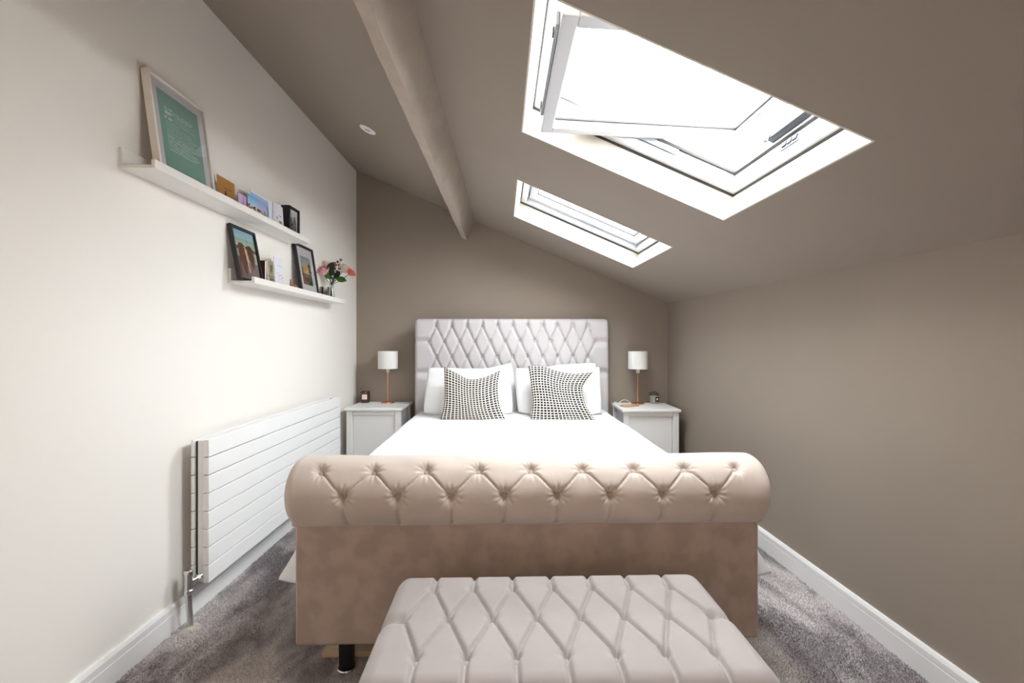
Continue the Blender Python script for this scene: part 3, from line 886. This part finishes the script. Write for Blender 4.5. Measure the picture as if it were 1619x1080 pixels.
card('postcard', 'pink postcard of an iron tower beside the brown card', 2.088, ZU, .085, .092, .064, paris, 24, 28)
def party(u, v):
    c = lerp3((206, 222, 236), (104, 176, 222), (v - .45) / .5)
    if u > .5: c = lerp3((206, 206, 226), (150, 160, 206), v)
    if v < .55 + .10 * mnoise.noise((u * 7, 1, 0)):
        s = mnoise.noise((u * 11, v * 9, 2))
        c = (70, 62, 58) if s < -.1 else (168, 128, 112) if s < .2 else (206, 196, 184)
    return c
card('photo_print', 'photo print of a crowd under blue sky on the upper ledge', 2.150, ZU, .165, .110, .072, party, 36, 28)
def bluecard(u, v):
    c = (226, 230, 234)
    if u < .84 and v > .10 and v < .93:
        c = lerp3((190, 214, 234), (150, 176, 220), v)
        if u > .50 and v < .80 - .9 * abs(u - .68): c = lerp3((70, 140, 196), (120, 180, 220), .5 + mnoise.noise((u * 9, v * 9, 1)))
    return c
card('greeting_card', 'white card with a blue building picture on the upper ledge', 2.205, ZU, .190, .146, .058, bluecard, 48, 36)
def plantcard(u, v):
    c = (224, 220, 232)
    if .52 < u < .82 and abs(v - (.60 + .25 * (.5 - u) * 0)) < .10 and int(v * 34) % 4 == 0: c = (110, 106, 118)
    if (u - .33) ** 2 + (v - .50) ** 2 < .003: c = (96, 92, 104)
    if v < .42 and .40 < u < .92:
        s = mnoise.noise((u * 13, v * 13, 6))
        c = (150, 156, 76) if s > 0 else (74, 78, 54)
        if v > .32 and abs(u - .66) > .14: c = (224, 220, 232)
    return c
card('greeting_card', 'white card with green plant drawing next to the small black frame', 2.405, ZU, .102, .146, .062, plantcard, 30, 40)
# lower ledge
bk = thing('book', 'dark red thin book behind the two-people photo, lower ledge', 'book', on_wall(2.318, ZL, .014), (0, 0, LW_ROT))
MB().box(0, .045, 0, .016, 0, .128).build('cover', 'dark_red', bk, bevel=.001)
MB().box(.003, .0455, .003, .013, .002, .126).build('page_block', 'paper_white', bk)
def vintage(u, v):
    c = lerp3((128, 122, 104), (158, 152, 128), .5 + mnoise.noise((u * 5, v * 8, 2)))
    if u < .22: c = (196, 178, 158)
    if .45 < u < .8 and .6 < v < .85: c = (86, 84, 66)
    if .4 < u < .9 and .1 < v < .34: c = (100, 84, 62)
    if abs(v - .55) < .012 or abs(v - .42) < .01: c = (84, 78, 62)
    return c
card('greeting_card', 'sepia patterned card on the lower ledge beside the dark red book', 2.342, ZL, .068, .137, .058, vintage, 26, 40, t=.004)
def sketch(u, v):
    c = (228, 228, 236)
    if .3 < u < .85 and abs(v - .74) < .012: c = (190, 190, 200)
    if .2 < u < .85 and .28 < v < .52:
        s = mnoise.noise((u * 19, v * 22, 3))
        c = (40, 40, 46) if s > .28 and v > .42 else (150, 150, 156) if s > .3 else c
    return c
card('greeting_card', 'plain white card with a small black sketch on the lower ledge', 2.418, ZL, .098, .170, .060, sketch, 36, 56, t=.003)
# rose-gold word ornament: looping script strokes
orn = thing('script_ornament', 'small rose-gold script word ornament on the lower ledge', 'ornament', on_wall(2.545, ZL, .072), (0, 0, LW_ROT))
pts = []
for k in range(64):
    t = k / 63
    pts.append((.004 * math.sin(t * 19), .006 + .088 * t + .009 * math.cos(t * 31), .026 + .020 * math.sin(t * 31) + (.022 * (1 - t) ** 3)))
MB().tube(pts, .0026, 8).build('lettering', 'rose_gold', orn, smooth=True)
MB().box(-.008, .008, 0, .094, 0, .007).build('base_bar', 'rose_gold', orn, bevel=.001)
# metal tumbler
tb = thing('metal_tumbler', 'small brushed metal tumbler between the black frame and the vase', 'tumbler', on_wall(3.045, ZL, .066))
MB().lathe([(0, 0), (.029, 0), (.0305, .003), (.0305, .080), (.0295, .081), (.0285, .080), (.0285, .006), (0, .005)], 32).build('cup', 'tumbler_metal', tb, smooth=True)
# vase
VY, VO = 3.165, .066
vx = wall_x(VY) + VO
va = thing('bud_vase', 'slim clear glass vase of roses at the end of the lower ledge', 'vase', (vx, VY, ZL))
MB().lathe([(0, 0), (.018, 0), (.021, .004), (.021, .03), (.016, .07), (.0125, .098), (.016, .118), (.0148, .118), (.0112, .098), (.0147, .07), (.0195, .03), (.0195, .008), (0, .006)], 28).build('glass_body', 'vase_glass', va, smooth=True)
NECK = Vector((vx, VY, ZL + .112))
def petal(mb, base, axis, rad, ang, w, h, openv, curl):
    """one cupped petal growing from base along axis"""
    ax = axis.normalized(); s1 = ax.orthogonal().normalized(); s2 = ax.cross(s1)
    d = s1 * math.cos(ang) + s2 * math.sin(ang); e = ax.cross(d)
    def fn(i, j):
        u = i / 4 - .5; v = j / 4
        ww = w * math.sin(PI * (.18 + .70 * v)) * u * 2
        out = rad * (.25 + .75 * math.sin(v * PI / 2)) * openv + curl * v ** 3
        a = u * 1.5
        p = base + d * (out * math.cos(a) - rad * .0) + e * (ww * .7 + out * math.sin(a) * .3) + ax * (h * v * (1 - .18 * (2 * u) ** 2))
        return p
    mb.grid(fn, 4, 4)
def rose(u, v, dy, size, m, label, side):
    c = at_y(u, v, VY + dy)
    t = thing('rose', label, 'flower', tuple(NECK - Vector((0, 0, .10))), group='roses in the bud vase')
    o = Vector(t.location)
    dirn = (c - NECK); ax = (dirn.normalized() + Vector((.25, -.25, .25))).normalized()
    base = c - ax * size * .55
    bl = MB()
    bl.ball(c - o - ax * size * .12, size * .42, 10, 8)
    for ring, (n, rd, hh, op, cu) in enumerate(((4, .48, 1.05, .75, -.10), (6, .62, 1.0, .95, 0), (8, .78, .85, 1.1, .12))):
        for k in range(n):
            petal(bl, base - o, ax, size * rd, 2 * PI * k / n + ring * .5, size * .55, size * hh, op, size * cu)
    b = bl.build('bloom', m, t, smooth=True, angle=180)
    mid = NECK.lerp(base, .5) + Vector((0, 0, -.01))
    MB().tube([NECK - o - Vector((side * .008, 0, .095)), NECK - o, mid - o, base - o], .0022, 7).build('stem', 'stem_green', t, smooth=True)
    MB().lathe([(0, -.004), (.006, -.002), (.008, .004), (.003, .008)], 10).build('sepal', 'leaf_dark', t, smooth=True, loc=tuple(base - o))
rose(510, 428, -.05, .052, 'petal_pink', 'full pale pink rose on the left of the vase', -1)
rose(516, 417, .04, .040, 'petal_cream', 'cream rose behind the pink one in the vase', -.5)
rose(545, 424, .02, .054, 'petal_cream', 'large cream rose leaning right in the vase', .6)
rose(555, 431, .00, .036, 'petal_coral', 'coral pink rosebud at the far right of the vase', 1)
def leaf(u, v, dy, L, W, m, label, tilt, droop=0):
    c = at_y(u, v, VY + dy)
    t = thing('leaf_sprig', label, 'leaf', tuple(NECK - Vector((0, 0, .06))), group='leaf sprigs in the bud vase')
    o = Vector(t.location)
    d = Vector((math.cos(tilt), -.25, math.sin(tilt))).normalized(); e = d.cross(Vector((.2, -1, .2))).normalized()
    mb = MB()
    mb.grid(lambda i, j: (c - o) + d * (L * (j / 8 - .5)) + e * (W * (i / 4 - .5) * math.sin(PI * (.06 + .9 * j / 8)) ) + Vector((0, -.006 * abs(i / 2 - 1), -droop * (j / 8) ** 2)), 4, 8)
    lf = mb.build('leaf_blade', m, t, smooth=True, angle=180)
    sd = lf.modifiers.new('t', 'SOLIDIFY'); sd.thickness = .0008
    MB().tube([(0, 0, -.02), NECK - o, c - o - d * L * .48], .0017, 6).build('stem', 'stem_green', t, smooth=True)
leaf(540, 442, -.01, .084, .044, 'leaf_green', 'bright green leaf drooping right of the vase', -.30)
leaf(524, 423, -.02, .074, .056, 'leaf_dark', 'large near-black leaf in the middle of the vase', 1.2)
leaf(525, 431, -.04, .052, .046, 'leaf_dark', 'grey green round leaf below the dark leaf', .9)
leaf(519, 436, -.02, .074, .040, 'leaf_green', 'green leaf under the pink rose', 2.5)
leaf(533, 435, .01, .074, .036, 'leaf_dark', 'dark leaf above the bright green one', .75)
bs = thing('berry_sprig', 'brown berry sprig rising from the middle of the vase', 'flower', tuple(NECK - Vector((0, 0, .06))))
o_ = Vector(bs.location); tips = []
for k, (u, v) in enumerate(((539, 411), (534, 414), (531, 419), (536, 419), (530, 425), (533, 429), (537, 425), (529, 416))):
    tips.append(at_y(u, v, VY + (.01 if k % 2 else -.015)) - o_)
br = MB()
for p in tips: br.ball(p, .0095, 9, 7)
br.build('berries', 'berry_brown', bs, smooth=True)
st = MB(); 
for p in tips: st.tube([NECK - o_, (NECK - o_).lerp(p, .5) + Vector((.003, 0, 0)), p], .0013, 5)
st.tube([(0, 0, -.03), NECK - o_], .002, 6)
st.build('stems', 'stem_green', bs, smooth=True)

# ------------------------------------------------------------------ radiator
RL = 1.402; RZ0, RZ1 = .153, .717
rad = thing('radiator', 'white double-panel radiator of eight flat horizontal bars on the left wall', 'radiator', on_wall(1.812, 0), (0, 0, LW_ROT))
ph_ = (RZ1 - RZ0) / 8
fme = MB().box(.088, .110, 0, RL, .0017, ph_ - .0017)
bme_ = MB().box(.040, .052, 0, RL, .0022, ph_ - .0022)
f0 = fme.build('flat_bar', 'radiator_white', rad, bevel=.002); b0 = bme_.build('rear_bar', 'radiator_white', rad, bevel=.002)
for k in range(8):
    for src in (f0, b0):
        o = src if k == 0 else src.copy()
        if k: C.objects.link(o); o.parent = rad
        o.location = (0, 0, RZ0 + k * ph_)
for yy in (.0, RL - .05):
    MB().box(.062, .088, yy + .006, yy + .045, RZ0 + .004, RZ1 - .004).build('header_pipe', 'radiator_white', rad, bevel=.004)
    MB().box(.052, .060, yy + .012, yy + .040, RZ0 + .01, RZ1 - .01).build('rear_header', 'seal', rad)
for yy in (.18, RL - .2):
    for zz in (.24, .62):
        MB().box(.002, .066, yy, yy + .03, zz, zz + .04).build('wall_bracket', 'radiator_white', rad)
# bleed plug and grub on the near end
vm = MB().tube([(.082, .008, .36), (.082, -.003, .36)], .007, 14).build('blanking_plug', 'radiator_white', rad, smooth=True)
# valve, pipe and the ragged collar in the carpet
vv = MB().tube([(.082, .012, .185), (.068, -.022, .180), (.060, -.036, .178)], .011, 14).build('valve_tail', 'chrome', rad, smooth=True)
MB().tube([(.074, -.004, .1825), (.070, -.014, .181)], .015, 6).build('valve_nut', 'chrome', rad)
MB().lathe([(0, .135), (.0150, .135), (.0165, .138), (.0165, .150), (.014, .153), (.0145, .205), (.0155, .207), (.0155, .222), (.013, .226), (0, .226)], 24).build('valve_body', 'chrome', rad, smooth=True, loc=(.058, -.038, 0))
MB().tube([(.058, -.038, .15), (.059, -.037, .08), (.063, -.034, 0)], .0105, 16).build('supply_pipe', 'chrome', rad, smooth=True)
cl = MB()
cl.grid(lambda i, j: (.063 + (.010 + (.026 + .004 * math.sin(i * 1.7) + .003 * math.sin(i * 2.9)) * j / 3) * math.cos(2 * PI * i / 24) * 1.1,
                      -.034 + (.010 + (.026 + .004 * math.sin(i * 1.7) + .003 * math.sin(i * 2.9)) * j / 3) * math.sin(2 * PI * i / 24) * .8,
                      (.011, .009, .007, .0)[j] + (.002 * math.sin(i * 3.3) if j in (1, 2) else 0)), 24, 3)
cl.build('floor_collar', 'plaster', rad, smooth=True)

# ------------------------------------------------------------------ paper lantern added unseen behind the camera as warm fill
def lantern():
    m = bpy.data.materials.new('lit_paper'); m.use_nodes = True; M['lit_paper'] = m
    p = m.node_tree.nodes['Principled BSDF']; p.inputs['Base Color'].default_value = srgb(240, 230, 210)
    p.inputs['Emission Color'].default_value = (1, .80, .60, 1); p.inputs['Emission Strength'].default_value = LANTERN_FILL
    x, y, z = -.05, -1.05, 1.78
    t = thing('fill_lantern', 'added white paper lantern, unseen, giving warm fill light from behind', 'pendant lamp', (x, y, z))
    R = .20
    MB().lathe([(.04, R * .97)] + [(R * math.sin(a), R * math.cos(a)) for a in [.25 + k * (PI - .5) / 24 for k in range(25)]] + [(.04, -R * .97)], 40).build('paper_shade', 'lit_paper', t, smooth=True)
    MB().tube([(0, 0, R * .9), (0, 0, ceil_z(x, y) - z + .01)], .003, 8).build('cord', 'cable_white', t)
    MB().lathe([(0, -.03), (.03, -.03), (.045, 0), (.045, .03), (0, .03)], 24).build('ceiling_rose', 'gloss_white', t, smooth=True, loc=(0, 0, ceil_z(x, y) - z))
lantern()
